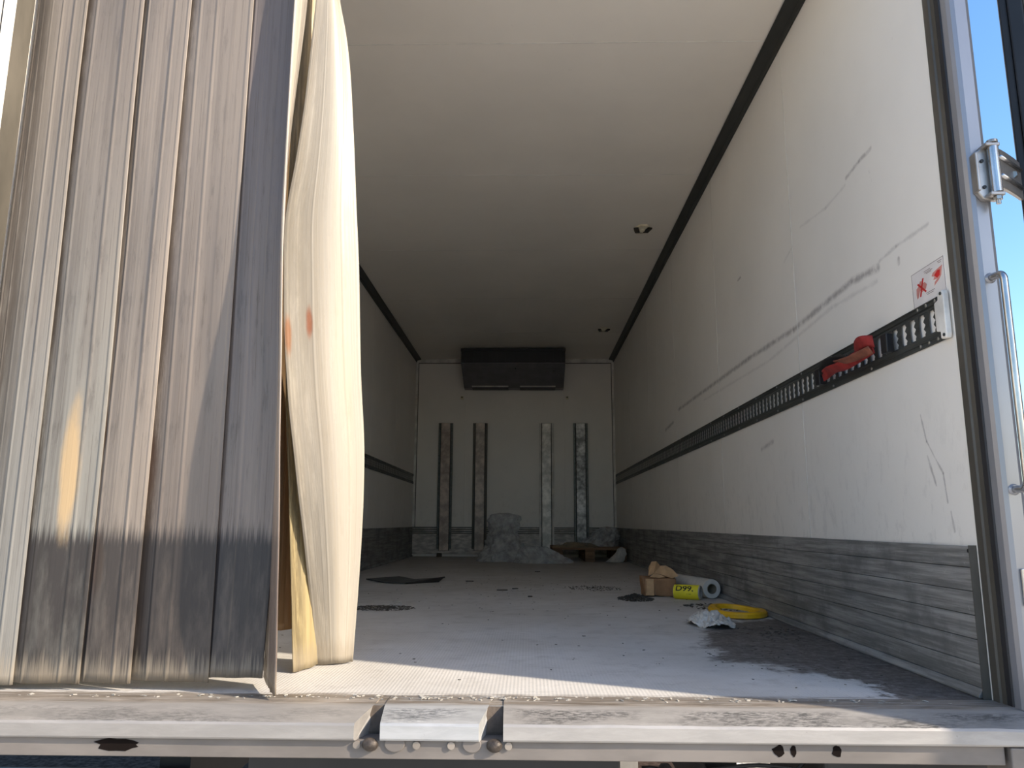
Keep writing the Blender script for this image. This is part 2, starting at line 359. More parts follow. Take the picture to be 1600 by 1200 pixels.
for a, b in ((XL + .035, -.778), (-.775, .444), (.447, XR - .035)):
    MB().box(a, b, YB, YB + .012, .34, 2.355).build('panel', M_wall, fwall, bevel=.001, seg=1)
fr = MB().box(XL, XL + .028, YB - .012, YB + .01, 0, H).box(XR - .028, XR, YB - .012, YB + .01, 0, H).box(XL + .028, XR - .028, YB - .012, YB + .01, 2.362, H)
fr.build('frame', M_white, fwall, bevel=.002, seg=1)
MB().box(XL + .0285, XL + .034, YB - .004, YB + .01, .34, 2.36).box(XR - .034, XR - .0285, YB - .004, YB + .01, .34, 2.36).box(XL + .034, XR - .034, YB - .004, YB + .01, 2.356, 2.3615).build('shadow_gap', M_black, fwall)
# ribbed aluminium plate at the foot of the bulkhead
kp = root('kick_plate', (0, YB - .01, .03), 'pale ribbed aluminium kick plate along the foot of the far bulkhead', 'kick plate')
MB().box(XL + .002, XR - .002, YB - .022, YB - .013, .03, .345).build('plate', simple('pale_plate', (.62, .57, .53), .5, .2, .2, 9, (1, 1, 3), bump=.1), kp)
for i, z in enumerate((.342, .318, .296, .274)):
    MB().box(XL + .003, XR - .003, YB - .0295, YB - .0225, z - .006, z + .005).build('rib', M_track if i % 2 == 0 else M_gasket, kp, bevel=.0015, seg=1)
# side kick plates: stacked extruded aluminium planks
def side_kick(x, s, label, y0):
    e = root('kick_plate', (x, y0, .0), label, 'kick plate')
    th = .010; zs = [0.022, .075, .13, .185, .24, .295, .345]
    MB().box(min(x, x - s * .004), max(x, x - s * .004), y0, YB - .03, .004, .343).build('backing', M_gasket, e)
    for a, b in zip(zs[:-1], zs[1:]):
        p = [(x - s * .005, a + .0002), (x - s * th, a + .0011), (x - s * (th + .0008), (a + b) / 2), (x - s * th, b - .0011), (x - s * .005, b - .0002)]
        MB().prism(p, 1, y0, YB - .032).build('plank', M_kick, e)
    MB().prism([(x - s * .002, 0.001), (x - s * .022, 0.001), (x - s * .022, .006), (x - s * .012, .0215), (x - s * .005, .0215)], 1, y0 + .01, YB - .04).build('foot_rail', M_kick, e, bevel=.001, seg=1)
    MB().box(min(x - s * .0005, x - s * .019), max(x - s * .0005, x - s * .0118), y0 - .0025, y0, .0, .347).build('end_cap', M_gasket, e)  # dark tone stands in for the shadow gap at the plate end
    MB().tube([(x - s * .010, y0 + .012, .334), (x - s * .0135, y0 + .012, .334)], .0045, 10).build('rivet', M_black, e)
    return e
side_kick(XR, 1, 'scratched grey aluminium kick plate along the right wall', 1.880)
side_kick(XL, -1, 'dark aluminium kick plate along the left wall behind the curtain', 1.99)

# ceiling coves
for n, (x, s, lb) in enumerate(((XR, -1, 'dark metal cove trim between ceiling and right wall'), (XL, 1, 'dark metal cove trim between ceiling and left wall'))):
    p = [(x + s * .001, H - .001), (x + s * .060, H - .001), (x + s * .062, H - .006), (x + s * .052, H - .011), (x + s * .014, H - .020), (x + s * .008, H - .040), (x + s * .001, H - .042)]
    struct(MB().prism(p, 1, 1.86, YB - .002).build('trim_%d' % (n + 1), M_cove), lb, 'trim')

# rear frame posts, gaskets, header
def post(n, s, x, label):
    P = lambda q: [(x + s * a, b) for a, b in q]
    e = MB().prism(P([(.006, 1.800), (.0075, 1.783), (.0125, 1.773), (.022, 1.769), (.050, 1.769), (.060, 1.775), (.0665, 1.79), (.0685, 1.812), (.0685, 1.90), (.014, 1.90), (.014, 1.84), (.006, 1.838)]), 2, 0.0, H + .10).build('trim_%d' % n, M_post if s > 0 else M_white, smooth=False)  # same paint on both posts: left whitened for sun, right greyed for shade
    struct(e, label, 'door frame')
    MB().prism(P([(.001, 1.839), (.001, 1.822), (.005, 1.822), (.005, 1.839)]), 2, 0.001, H).build('gasket', M_gasket, e)
    MB().prism(P([(-.003, 1.868), (-.0035, 1.842), (.0025, 1.838), (.004, 1.842), (.0005, 1.868)]), 2, 0.001, H).build('gasket', M_gasket, e)
    MB().prism(P([(.0015, 1.8215), (.0025, 1.806), (.0058, 1.803), (.0058, 1.8215)]), 2, 0.001, H).build('gasket_lip', M_rubber, e)
    if s < 0: MB().box(x + .0005, x + .007, 1.8365, 1.905, .03, H - .04).build('gasket_strip', M_gasket, e); MB().box(x + .0002, x + .0068, 1.80, 1.836, .002, H - .001).build('jamb', M_white, e)
    return e
pr = post(3, 1, XR, 'metal rear frame post greyed for its shade, with dark gasket on the right side')
post(4, -1, XL, 'metal rear frame post whitened for its sunlight, left of the strip curtain')
hd = MB().box(XL - .07, XR + .07, 1.77, 1.90, H + .004, H + .10).build('trim_5', M_post, bevel=.006); struct(hd, 'metal header of the rear door frame', 'door frame')

# ------------------------------------------------------------------ rear sill (three lengths, two notches) and beam
sill = root('rear_sill', (-.17, 1.78, -.05), 'dented light metal rear sill in three lengths with two notches', 'sill')
def sill_len(x0, x1, mat, c0=0.0, c1=0.0):
    prof = [(1.872, .001), (1.81, .0015), (1.785, -.0005), (1.765, -.004), (1.712, -.0165), (1.7035, -.0195), (1.7, -.0245), (1.7, -.050), (1.7025, -.0535), (1.707, -.055), (1.786, -.055), (1.786, -.02), (1.872, -.02)]
    n = len(prof); xs = [x0 + (x1 - x0) * i / 60 for i in range(61)]
    m = MB(); rows = []
    for i, x in enumerate(xs):
        row = []
        for (y, z) in prof:
            k = max(0.0, min(1.0, (1.79 - y) / .09))
            xx = x + (c0 * (1 - k) if i == 0 else 0) + (-c1 * (1 - k) if i == 60 else 0)
            dz = .0011 * mn.noise(Vector((x * 5, y * 9, 3))) + (.0012 * mn.noise(Vector((x * 14, y * 30, 1))) if y < 1.80 and z > -.03 else 0)
            dy = .0009 * mn.noise(Vector((x * 7, z * 30, 9))) if y < 1.72 else 0
            row.append((xx, y + dy, z + (dz if z > -.051 and y < 1.86 else 0)))
        rows.append(row)
    m.grid(rows, closed=True); m.f.append(list(range(n))); m.f.append([60 * n + i for i in range(n)])
    return m.build('sill_length', mat, sill)
sill_len(XL - .10, -.365, M_sill, 0, -.028)
sill_len(-.310, -.103, M_sillm, -.006, -.018)
sill_len(-.052, XR + .10, M_sillr, -.002, 0)
MB().box(-.40, -.02, 1.788, 1.866, -.0215, -.001).build('notch_plate', M_sill, sill)
for a, b in ((-.372, -.305), (-.110, -.048)):
    MB().prism([(1.787, -.003), (1.772, -.020), (1.762, -.050), (1.762, -.058), (1.787, -.058)], 0, a, b).build('notch_back', simple('notch_brown', (.11, .085, .065), .8, 0, .2, 20, bump=.3), sill)  # dark brown back faces of the notches
M_hole = simple('hole_black', (.012, .009, .008), .95, spec=.05)
M_boltd = simple('bolt_dull', (.30, .265, .23), .5, .3)
bm_ = root('rear_beam', (-.17, 1.75, -.09), 'drab grey steel beam below the rear sill', 'beam')
MB().box(XL - .08, .985, 1.714, 1.80, -.093, -.0555).build('beam_body', M_beam, bm_, bevel=.002)
MB().box(.992, 1.16, 1.704, 1.80, -.26, -.0565).build('end_bracket', M_beam, bm_, bevel=.003)
for x in (-.36, -.234, -.161, -.041):
    nb = MB().tube([(x, 1.7135, -.064), (x, 1.708, -.064)], .0078, 18).build('bolt', M_boltd, bm_)
    MB().tube([(x, 1.7085, -.064), (x, 1.7065, -.064)], [.0072, .0066], 18).build('washer', M_boltd, nb)
    MB().tube([(x, 1.7075, -.064), (x, 1.7055, -.064)], .0046, 6).build('socket', M_hole, nb)
for x0, x1 in ((-.302, -.258), (-.138, -.098)):
    c = (x0 + x1) / 2; r = (x1 - x0) / 2
    pts = [(c + r * math.cos(a), -.062 + .0165 * math.sin(a)) for a in [2 * math.pi * k / 24 for k in range(24)]]
    MB().prism(pts, 1, 1.709, 1.7145).build('weld_pad', M_beam, bm_, bevel=.002)
for x in (-.331, -.070):
    m = MB(); rows = []
    for i in range(9):
        th = math.pi * i / 8
        rows.append([(x + .017 * math.sin(th) * math.cos(a) * (1 + .2 * mn.noise(Vector((a * 2, th * 2, x * 50)))), 1.708 + .012 * math.cos(th), -.063 + .014 * math.sin(th) * math.sin(a)) for a in [2 * math.pi * k / 14 for k in range(14)]])
    m.grid(rows, closed=True).build('latch_stub', M_redd if False else simple('stub_dark', (.075, .06, .05), .5, .3, .3, 40, bump=.3), bm_, smooth=True)
for x, sx in ((.52, .012), (.551, .006), (.64, .010), (-.87, .045)):
    MB().prism([(x + sx * math.cos(a) * (1 + .5 * mn.noise(Vector((a * 1.7, x * 9, 2)))), -.0695 + .0115 * math.sin(a) * (1 + .6 * mn.noise(Vector((x * 9, a * 1.7, 5))))) for a in [math.pi * 2 * k / 16 for k in range(16)]], 1, 1.7132, 1.7142).build('rust_hole', M_hole, bm_)
# chassis bits under the beam
ch = root('chassis', (-.2, 2.6, -.4), 'black chassis crossmember and tail gear under the sill', 'chassis')
MB().box(-.66, .215, 1.92, 2.10, -.42, -.128).build('crossmember', M_under, ch, bevel=.006)
MB().box(-1.5, -.66, 1.99, 2.05, -.42, -.215).build('lamp_bar', M_under, ch, bevel=.004)
MB().box(.215, 1.0, 1.99, 2.05, -.42, -.205).build('lamp_bar', M_under, ch, bevel=.004)
MB().box(-.95, -.87, 2.1, 8.9, -.34, -.12).build('side_rail', M_under, ch); MB().box(.45, .53, 2.1, 8.9, -.34, -.12).build('side_rail', M_under, ch)
MB().box(.70, 1.10, 1.96, 2.4, -.5, -.145).build('locker', M_under, ch, bevel=.01)
for x in (.335, .42):
    MB().tube([(x, 2.02, -.25), (x, 2.02, -.196), (x, 2.02, -.184)], [.02, .02, .010], 14).build('hose_end', M_rubber, ch, smooth=True)
MB().tube([(.28, 2.03, -.198)] + [(.30 + .36 * k / 12, 2.03, -.196 - .008 * math.sin(k / 12 * math.pi * 2)) for k in range(13)] + [(.70, 2.03, -.155)], .0055, 8).build('cable', M_rubber, ch, smooth=True)
MB().box(.24, .60, 4.5, 4.62, -1.0, -.40).build('cross_panel', simple('grey_panel', (.3, .29, .28), .7), ch)

# ------------------------------------------------------------------ wall cargo rails
def cargo_rail(x, s, y0, y1, label, cap):
    e = root('cargo_rail', (x, y0, .916), label, 'cargo rail', None)
    X = lambda off: x - s * off
    z0, z1 = .858, .977
    rail = MB()
    for (za, zb, oa, ob_) in ((z0, z0 + .020, .003, .003), (z0 + .020, z0 + .026, .003, .0062), (z1 - .026, z1 - .020, .0062, .003), (z1 - .020, z1, .003, .003)):
        rail.grid([[(X(oa), y0, za), (X(ob_), y0, zb)], [(X(oa), y1, za), (X(ob_), y1, zb)]])
    for zz in (z0 + .003, z1 - .003, z0 + .015, z1 - .015):
        rail.box(min(X(.003), X(.0055)), max(X(.003), X(.0055)), y0, y1, zz - .0015, zz + .0015)
    # web with wavy slots
    wz0, wz1 = z0 + .026, z1 - .026; sz0, sz1 = wz0 + .004, wz1 - .004; N = 12; P = .0505
    n = int((y1 - y0 - .05) / P); ys = y0 + (.045 if cap else .02)
    rail.grid([[(X(.0062), y0, wz0), (X(.0062), y0, wz1)], [(X(.0062), ys, wz0), (X(.0062), ys, wz1)]])
    for i in range(n):
        a = ys + i * P; b = a + P
        cols = [[], [], [], []]
        for k in range(N + 1):
            t_ = k / N; z = sz0 + (sz1 - sz0) * t_
            wav = .0052 * math.cos(t_ * 2 * math.pi * 3) if 0 < k < N else 0
            near = a + .0125 + wav; far = a + .0375 + (0.002 * math.sin(t_ * math.pi))
            for c_, yy in zip(cols, (a, near, far, b)): c_.append((X(.0062), yy, z))
        rail.grid([cols[0], cols[1]]); rail.grid([cols[2], cols[3]])
        rail.grid([[(X(.0062), a, wz0), (X(.0062), a, sz0)], [(X(.0062), a + .02, wz0), (X(.0062), a + .02, sz0)], [(X(.0062), b, wz0), (X(.0062), b, sz0)]])
        rail.grid([[(X(.0062), a, sz1), (X(.0062), a, wz1)], [(X(.0062), a + .02, sz1), (X(.0062), a + .02, wz1)], [(X(.0062), b, sz1), (X(.0062), b, wz1)]])
    rail.build('track', M_track, e, solid=.001)
    k = 0; y = y0 + .05
    first = None
    while y < y1 - .1 and k < 60:
        for zz in (z0 + .009, z1 - .009):
            if first is None:
                b_ = MB().tube([(X(.0025), y, zz), (X(.0060), y, zz), (X(.0072), y, zz)], [.0052, .0052, .003], 10).build('bolt', M_bolt, e); first = (b_, y, zz)
            else:
                c_ = first[0].copy(); COL.objects.link(c_); c_.location = first[0].location + Vector((0, y - first[1], zz - first[2]))
        y += .045 if k < 2 else .30; k += 1
    if cap:
        cpm = MB()
        poly = [(y0 + .030, z0 + .022), (y0 + .030, z1 - .022), (y0 + .012, z1 - .018), (y0 + .012, z1 + .001), (y0 - .012, z1 + .003), (y0 - .016, z1 - .008), (y0 - .016, z0 + .008), (y0 - .012, z0 - .003), (y0 + .012, z0 - .001), (y0 + .012, z0 + .018)]
        cpm.prism(poly, 0, X(.0195), X(.0045)); cpm.build('end_cap', M_white, e, bevel=.003)
        for zz in (z0 + .006, z1 - .006): MB().tube([(X(.019), y0 - .006, zz), (X(.0215), y0 - .006, zz)], .0045, 10).build('screw', M_track, e)
    return e
cargo_rail(XR, 1, 1.895, YB - .02, 'long dark slotted cargo rail across the right wall with pale end cap', True)
cargo_rail(XL, -1, 2.0, YB - .02, 'dark slotted cargo rail on the shaded left wall', False)

# red strap hooked into the right rail
st = root('lashing_strap', (XR - .03, 2.4, .9), 'dirty red webbing strap hooked across the slotted wall rail', 'strap')
def ribbon(path, wid, mat, name):
    rows = []
    n = 40
    for i in range(n + 1):
        f = i / n * (len(path) - 1); k = min(int(f), len(path) - 2); f -= k
        def cr(j):
            p0, p1, p2, p3 = [Vector(path[max(0, min(len(path) - 1, q))][:3]) for q in (k - 1, k, k + 1, k + 2)]
            return .5 * ((2 * p1) + (p2 - p0) * f + (2 * p0 - 5 * p1 + 4 * p2 - p3) * f * f + (3 * p1 - p0 - 3 * p2 + p3) * f ** 3)
        c = cr(0); a = path[k][3] * (1 - f) + path[k + 1][3] * f
        d = Vector((-math.sin(a), .12 * math.sin(a * 2), math.cos(a)))
        rows.append([c + d * wid * (j / 4 - .5) for j in range(5)])
    return MB().grid(rows).build(name, mat, st, smooth=True, solid=.003)
x_ = XR - .030
ribbon([(x_, 2.66, .905, .2), (x_ - .012, 2.58, .905, .6), (x_ - .03, 2.50, .898, 1.0), (x_ - .03, 2.42, .893, .8), (x_ - .025, 2.34, .898, .5), (x_ - .01, 2.235, .912, .1)], .036, M_red, 'webbing')
ribbon([(x_ - .02, 2.34, .914, .0), (x_ - .035, 2.29, .926, .3), (x_ - .04, 2.24, .930, .4), (x_ - .025, 2.20, .922, .1)], .036, M_red, 'webbing')
ribbon([(x_ - .022, 2.48, .915, .9), (x_ - .04, 2.40, .902, 1.1), (x_ - .045, 2.30, .893, .9), (x_ - .035, 2.20, .896, .5)], .026, M_redd, 'loose_end')
for y in (2.175, 2.69):
    hk = MB().obox((x_ + .002, y, .908), (.022, .032, .056), .1).build('end_fitting', M_black, st, bevel=.003)
    MB().tube([(x_ - .012, y - .02, .885), (x_ - .016, y - .03, .90), (x_ - .016, y - .03, .925), (x_ - .008, y - .016, .935), (x_ + .01, y - .006, .93)], .0028, 8).build('wire_latch', M_bolt, hk, smooth=True)
ribbon([(x_, 2.69, .922, .1), (x_ - .02, 2.58, .930, .5), (x_ - .025, 2.48, .926, .7), (x_ - .01, 2.42, .918, .3)], .03, M_black, 'sleeve')

# ------------------------------------------------------------------ instruction sticker
sk = root('sticker', (XR, 1.975, 1.03), 'small white warning sticker with red hands above the rail end', 'sticker')
X0 = XR - .0006
MB().box(X0 - .0003, XR, 1.893, 2.058, .978, 1.0735).build('backing', M_stkr, sk)
def flat(poly, mat, name, off=.0006): return MB().prism(poly, 0, X0 - off, X0 - .0003).build(name, mat, sk)
S = lambda a, b: (2.058 - a * .165, .985 + b * .0885)
MB().box(X0 - .0006, X0 - .0003, 1.893, 2.058, 1.0725, 1.0735).box(X0 - .0006, X0 - .0003, 1.893, 1.8942, .978, 1.0735).box(X0 - .0006, X0 - .0003, 2.0568, 2.058, .978, 1.0735).build('border', M_stkgrey, sk)
flat([S(.12, .30), S(.13, .48), S(.19, .52), S(.26, .66), S(.31, .64), S(.29, .55), S(.40, .56), S(.46, .46), S(.42, .34), S(.30, .30), S(.24, .38), S(.17, .18), S(.13, .16)], M_stkpink, 'hand')
flat([S(.62, .60), S(.66, .68), S(.78, .72), S(.95, .76), S(.93, .66), S(.90, .48), S(.82, .38), S(.68, .28), S(.70, .38), S(.78, .44), S(.66, .46), S(.70, .54)], M_stkpink, 'hand')
flat([S(.70, .58), S(.80, .68), S(.88, .66), S(.86, .50), S(.78, .46)], M_stkred, 'hand_palm', .0009)
flat([S(.16, .60), S(.20, .62), S(.44, .26), S(.40, .24)], M_stkred, 'cross_stroke', .0009); flat([S(.34, .70), S(.38, .70), S(.26, .18), S(.22, .18)], M_stkred, 'cross_stroke', .0012)
for (a, b, l) in ((.40, .88, .2), (.42, .83, .24), (.46, .79, .16), (.42, .20, .26), (.44, .15, .2), (.82, .93, .12), (.84, .88, .08)):
    flat([S(a, b), S(a + l, b), S(a + l, b - .015), S(a, b - .015)], M_stkgrey, 'text_line')

# ------------------------------------------------------------------ evaporator on the bulkhead
ev = root('evaporator', (-.18, 8.9, 2.0), 'black cooling unit with slanted grey front under the ceiling on the far wall', 'cooling unit')
xa, xb = -.782, .432
MB().box(xa, xb, 8.73, YB - .02, 2.236, 2.398).build('housing', M_black, ev, bevel=.006)
MB().box(xa - .004, xb + .004, 8.715, 8.76, 2.372, 2.402).build('top_lip', M_black, ev, bevel=.003)
MB().prism([(8.718, 2.222), (8.722, 2.234), (YB - .02, 2.234), (YB - .02, 2.015), (9.19, 2.015), (9.17, 2.028)], 0, xa, xb).build('front_cover', M_evap_f, ev, bevel=.003)
for a, b in ((xa + .10, -.24), (-.10, .33)): MB().box(a, b, 9.195, 9.32, 2.009, 2.0145).build('drain_slot', M_black, ev)
for a, b in ((xa + .10, -.24), (-.10, .33)): MB().obox(((a + b) / 2, 9.15, 2.029), (b - a, .012, .012), 0).build('drain_lip', M_white, ev)
for k in range(13):
    xx = xa + .05 + k * .093
    MB().box(xx, xx + .008, 8.722, 8.73, 2.25, 2.365).build('grille_bar', M_rubber, ev)
for xx, zz in ((-.66, 2.19), (-.22, 2.19), (-.15, 2.18), (.30, 2.15)): MB().tube([(xx, 8.80, zz), (xx, 8.755 + (2.222 - zz) * 2.0, zz)], .008, 8).build('screw', M_black, ev)
for i, x in enumerate((-.819, .481)):
    k = root('cover_latch', (x, YB - .012, 1.92), 'small brass latch beside the left panel joint on the far wall' if i == 0 else 'small brass latch beside the right panel joint on the far wall', 'latch')
    MB().box(x - .018, x + .018, YB - .016, YB - .001, 1.90, 1.94).build('base', M_brass, k, bevel=.002); MB().tube([(x, YB - .016, 1.925), (x, YB - .028, 1.925)], .008, 10).build('pin', M_black, k)

# rub rails
for i, (a, b) in enumerate(((-1.099, -.917), (-.672, -.499), (.132, .313), (.549, .729))):
    lb = ['dull brownish vertical rub rail nearest the left side wall', 'dull vertical rub rail behind the standing film heap', 'pale bright-edged vertical rub rail right of the film heap', 'worn blotchy vertical rub rail nearest the right side wall'][i]
    k = root('rub_rail', ((a + b) / 2, YB, .07), lb, 'rub rail', 'vertical rub rails on the far wall'); c = (a + b) / 2
    mc = [simple('rail_dull', (.60, .50, .44), .5, .35, .2, 8, bump=.2), simple('rail_dull2', (.64, .56, .50), .5, .35, .2, 8, bump=.2), simple('rail_pale', (.74, .71, .66), .45, .4, .2, 8, bump=.2), simple('rail_blotch', (.72, .71, .70), .45, .4, .3, 10, bump=.2)][i]
    ms = [M_track, M_gasket, M_white, M_track][i]
    MB().box(c - .056, c + .056, YB - .058, YB - .0305, .07, 1.60).build('face', mc, k, bevel=.004); MB().box(c - .08, c + .08, YB - .0304, YB - .0005, .352, 1.598).build('spacer', M_black, k)
    for s in (-1, 1):
        MB().box(min(c + s * .0565, c + s * .062), max(c + s * .0565, c + s * .062), YB - .054, YB - .0305, .07, 1.60).build('side_gap', M_black, k)
        MB().box(min(c + s * .0625, c + s * .088), max(c + s * .0625, c + s * .088), YB - .046, YB - .0305, .09, 1.60).build('flange', ms, k, bevel=.003)

# ceiling lamps
for i, (x, y) in enumerate(((.79, 5.055), (.795, 7.855))):
    k = root('ceiling_lamp', (x, y, H), ['nearer small square lamp base with dark sockets on the ceiling', 'farther small lamp base on the ceiling near the cooling unit'][i], 'ceiling lamp', 'ceiling lamp bases')
    pts = [(x - .055, y - .02), (x - .025, y - .075), (x + .025, y - .075), (x + .055, y - .02), (x + .055, y + .03), (x + .03, y + .075), (x - .03, y + .075), (x - .055, y + .03)]
    MB().prism(pts, 2, H - .012, H - .0005).build('base', M_brass, k, bevel=.002)
    for s in (-1, 1): MB().obox((x + s * .038, y - .005, H - .016), (.034, .082, .012), s * .25).build('socket', M_lens, k, bevel=.002)
    MB().tube([(x, y, H - .012), (x, y, H - .020)], [.022, .018], 16).build('hub', M_brass, k)
    for a in range(5): MB().tube([(x - .03 + a * .015, y + .045 + .012 * math.sin(a / 4 * math.pi), H - .011), (x - .03 + a * .015, y + .045 + .012 * math.sin(a / 4 * math.pi), H - .0135)], .0035, 8).build('screw', M_black, k)

# ------------------------------------------------------------------ strip curtain
def interp(tab, z, ext=None):
    tab = sorted(tab, key=lambda p: p[2])
    if z <= tab[0][2]: return tab[0][0], tab[0][1]
    for a, b in zip(tab[:-1], tab[1:]):
        if z <= b[2]:
            f = (z - a[2]) / (b[2] - a[2]); f = f * f * (3 - 2 * f) * .3 + f * .7
            return a[0] + (b[0] - a[0]) * f, a[1] + (b[1] - a[1]) * f
    return tab[-1][0], tab[-1][1]
def smooth_rail(tab):
    zs = [i * .02 for i in range(0, 125)]; r = [interp(tab, z) for z in zs]
    for _ in range(14): r = [r[0]] + [tuple((r[i - 1][k] + 2 * r[i][k] + r[i + 1][k]) / 4 for k in (0, 1)) for i in range(1, len(r) - 1)] + [r[-1]]
    def f(z):
        q = max(0, min(len(zs) - 1.001, z / .02)); i = int(q); t_ = q - i
        return r[i][0] * (1 - t_) + r[i + 1][0] * t_, r[i][1] * (1 - t_) + r[i + 1][1] * t_
    return f
CUR = 'pvc strips of the door curtain'
def strip(left, right, mat, label, z0l, z0r, bow=.006, seed=1, nu=84, nz=110, ztop=2.395, ripple=.004, rib_h=1.0):
    L, R = smooth_rail(left), smooth_rail(right); rows = []; uvs = []
    rnd = random.Random(seed); rp = [.04, .97] + [(.076 + k * .2 + .1) for k in range(5)]; rh = [1, 1.1] + [rnd.choice((.25, .5, 1.15, 1.3)) for _ in range(5)]
    for j in range(nz + 1):
        row = []
        for i in range(nu + 1):
            u = i / nu; zb = z0l + (z0r - z0l) * u + .004 * mn.noise(Vector((u * 3, seed, 0))); z = zb + (ztop - zb) * j / nz
            a = L(z); b = R(z); x = a[0] + (b[0] - a[0]) * u; y = a[1] + (b[1] - a[1]) * u
            d = Vector((b[0] - a[0], b[1] - a[1])).normalized(); nx, ny = d.y, -d.x
            off = bow * 4 * u * (1 - u) + ripple * mn.noise(Vector((u * 2.2, z * 1.3, seed * 3.1))) * 2
            rib = max(max(0, 1 - abs(u - p) / .012) * rh[q_] for q_, p in enumerate(rp)); off += .0028 * rib * rib_h
            row.append((x + nx * off, y + ny * off, z)); uvs.append((u, z))
        rows.append(row)
    m = MB().grid(rows); me = bpy.data.meshes.new('vinyl_strip')
    org = Vector(rows[nz // 2][nu // 2]); org.z = (z0l + z0r) / 2
    me.from_pydata([tuple(Vector(p) - org) for p in m.v], [], m.f)
    uvl = me.uv_layers.new(name='UVMap')
    for lp in me.loops: uvl.data[lp.index].uv = uvs[lp.vertex_index]
    me.polygons.foreach_set('use_smooth', [True] * len(me.polygons)); me.materials.append(mat)
    o = bpy.data.objects.new('vinyl_strip', me); COL.objects.link(o); o.location = org
    md = o.modifiers.new('thick', 'SOLIDIFY'); md.thickness = .003; md.offset = 0
    tag(o, label, 'curtain strip', CUR); return o
cT = (.245, .21, .18); cL = (.23, .21, .185)
def flatrail(x, y, xb=None): xb = x if xb is None else xb; return [(xb, y, 0.0), ((x + xb) / 2, y, 1.2), (x, y, 2.4)]
TAN = (.50, .36, .20)
mats = [pvc('vinyl_a', (.25, .215, .18), (.25, .245, .23), .6, .22, lowamt=0.0),
        pvc('vinyl_b', cT, (.27, .265, .24), .85, .22, low=(.036, .031, .03), lowamt=.97, spots=((.66, .52, .13, .20, TAN, .9),)),
        pvc('vinyl_c', (.28, .24, .205), (.30, .255, .215), .8, .22, low=(.045, .038, .036), lowamt=.95, spots=((.4, .30, .12, .10, (.06, .04, .03), .8), (.3, .62, .07, .07, (.10, .06, .04), .8))),
        pvc('vinyl_d', (.28, .24, .205), (.21, .175, .15), .75, .22, spots=((.2, .55, .12, .09, (.10, .065, .05), .8), (.22, .48, .1, .06, (.09, .06, .045), .7))),
        pvc('vinyl_e', (.165, .14, .13), (.25, .21, .185), .9, .2, low=(.032, .03, .032), lowamt=.94)]
labs = ['widest-looking pale vinyl strip at the outer left edge, paler at its foot', 'grimy vinyl strip with a tan patch, second from the left frame post',
        'greyish vinyl strip with brown blots, third from the left frame post', 'broad vinyl strip half in shadow with a dark foot, fourth from the left frame post', 'dark grey streaked vinyl strip with blackened foot, fifth from the left frame post']
xr_ = [-1.232, -1.070, -.939, -.768]
xrb = [-1.226, -1.066, -.941, -.757]
xl_ = [-1.388, -1.29, -1.13, -1.00]
for i in range(4):
    strip(flatrail(xl_[i], 1.912 + .002 * i), flatrail(xr_[i], 1.893, xrb[i]), mats[i], labs[i], .014 + .003 * i, .012 + .003 * i, seed=i + 3, bow=.006)
strip(flatrail(-.83, 1.914), [(-.628, 1.893, .028), (-.619, 1.893, .342), (-.621, 1.893, .673), (-.638, 1.893, 1.026), (-.641, 1.893, 1.347), (-.642, 1.893, 1.825), (-.642, 1.893, 2.4)], mats[4], labs[4], .03, .032, seed=9)
m6 = pvc('vinyl_f', (.62, .57, .50), (.30, .24, .20), .6, .3, low=(.10, .08, .075), lowamt=.5)
strip([(-.65, 1.97, .011), (-.646, 1.96, .341), (-.645, 1.95, .682), (-.661, 1.93, 1.218), (-.653, 1.93, 1.403), (-.63, 1.94, 1.86), (-.62, 1.94, 2.4)],
      [(-.565, 1.80, .029), (-.567, 1.77, .346), (-.586, 1.78, .657), (-.618, 1.82, 1.153), (-.624, 1.83, 1.441), (-.632, 1.85, 1.792), (-.636, 1.88, 2.4)],
      m6, 'narrow vinyl strip turned edge-on towards the viewer beside the dark one', .02, .012, bow=.003, seed=21, nu=36, ripple=.002)
CR = (.86, .76, .58)
m7 = pvc('vinyl_g', (.58, .54, .47), (.57, .53, .46), .25, .38, streak=(.42, .33, .20), lowamt=0, spots=((.33, .93, .05, .05, (.42, .12, .04), .75), (.05, .90, .06, .07, (.50, .20, .07), .7)), rough=.2)
strip([(-.594, 2.24, .002), (-.599, 2.18, .162), (-.608, 2.12, .32), (-.626, 2.06, .524), (-.648, 2.02, .727), (-.664, 2.0, .935), (-.677, 1.99, 1.224), (-.649, 1.98, 1.39), (-.628, 1.97, 1.579), (-.611, 1.96, 1.875), (-.60, 1.95, 2.4)],
      [(-.504, 2.29, .002), (-.478, 2.21, .247), (-.463, 2.16, .424), (-.456, 2.12, .599), (-.467, 2.08, .809), (-.474, 2.05, 1.077), (-.492, 2.03, 1.356), (-.51, 2.01, 1.642), (-.531, 2.0, 1.82), (-.559, 2.0, 1.904), (-.575, 1.99, 2.4)],
      m7, 'bright cream translucent vinyl strip swinging inwards at the curtain edge', .004, .004, bow=.018, seed=31, ripple=.007, rib_h=.35)
m8 = pvc('vinyl_h', (.72, .62, .42), (.60, .50, .28), .55, .42, streak=(.30, .20, .08), lowamt=.2, low=(.25, .2, .11))
strip([(-.623, 2.12, 0), (-.63, 2.12, .086), (-.65, 2.1, .422), (-.674, 2.08, .773), (-.689, 2.05, 1.327), (-.68, 2.0, 2.4)], [(-.588, 2.26, 0), (-.59, 2.24, .138), (-.593, 2.2, .424), (-.601, 2.15, .785), (-.611, 2.1, 1.349), (-.62, 2.05, 2.4)],
      m8, 'yellowed vinyl strip tucked behind the bright cream one', .004, .004, seed=41, nu=40)
m9 = pvc('vinyl_i', (.55, .40, .24), (.42, .27, .14), .6, .45, streak=(.20, .11, .05), lowamt=0)
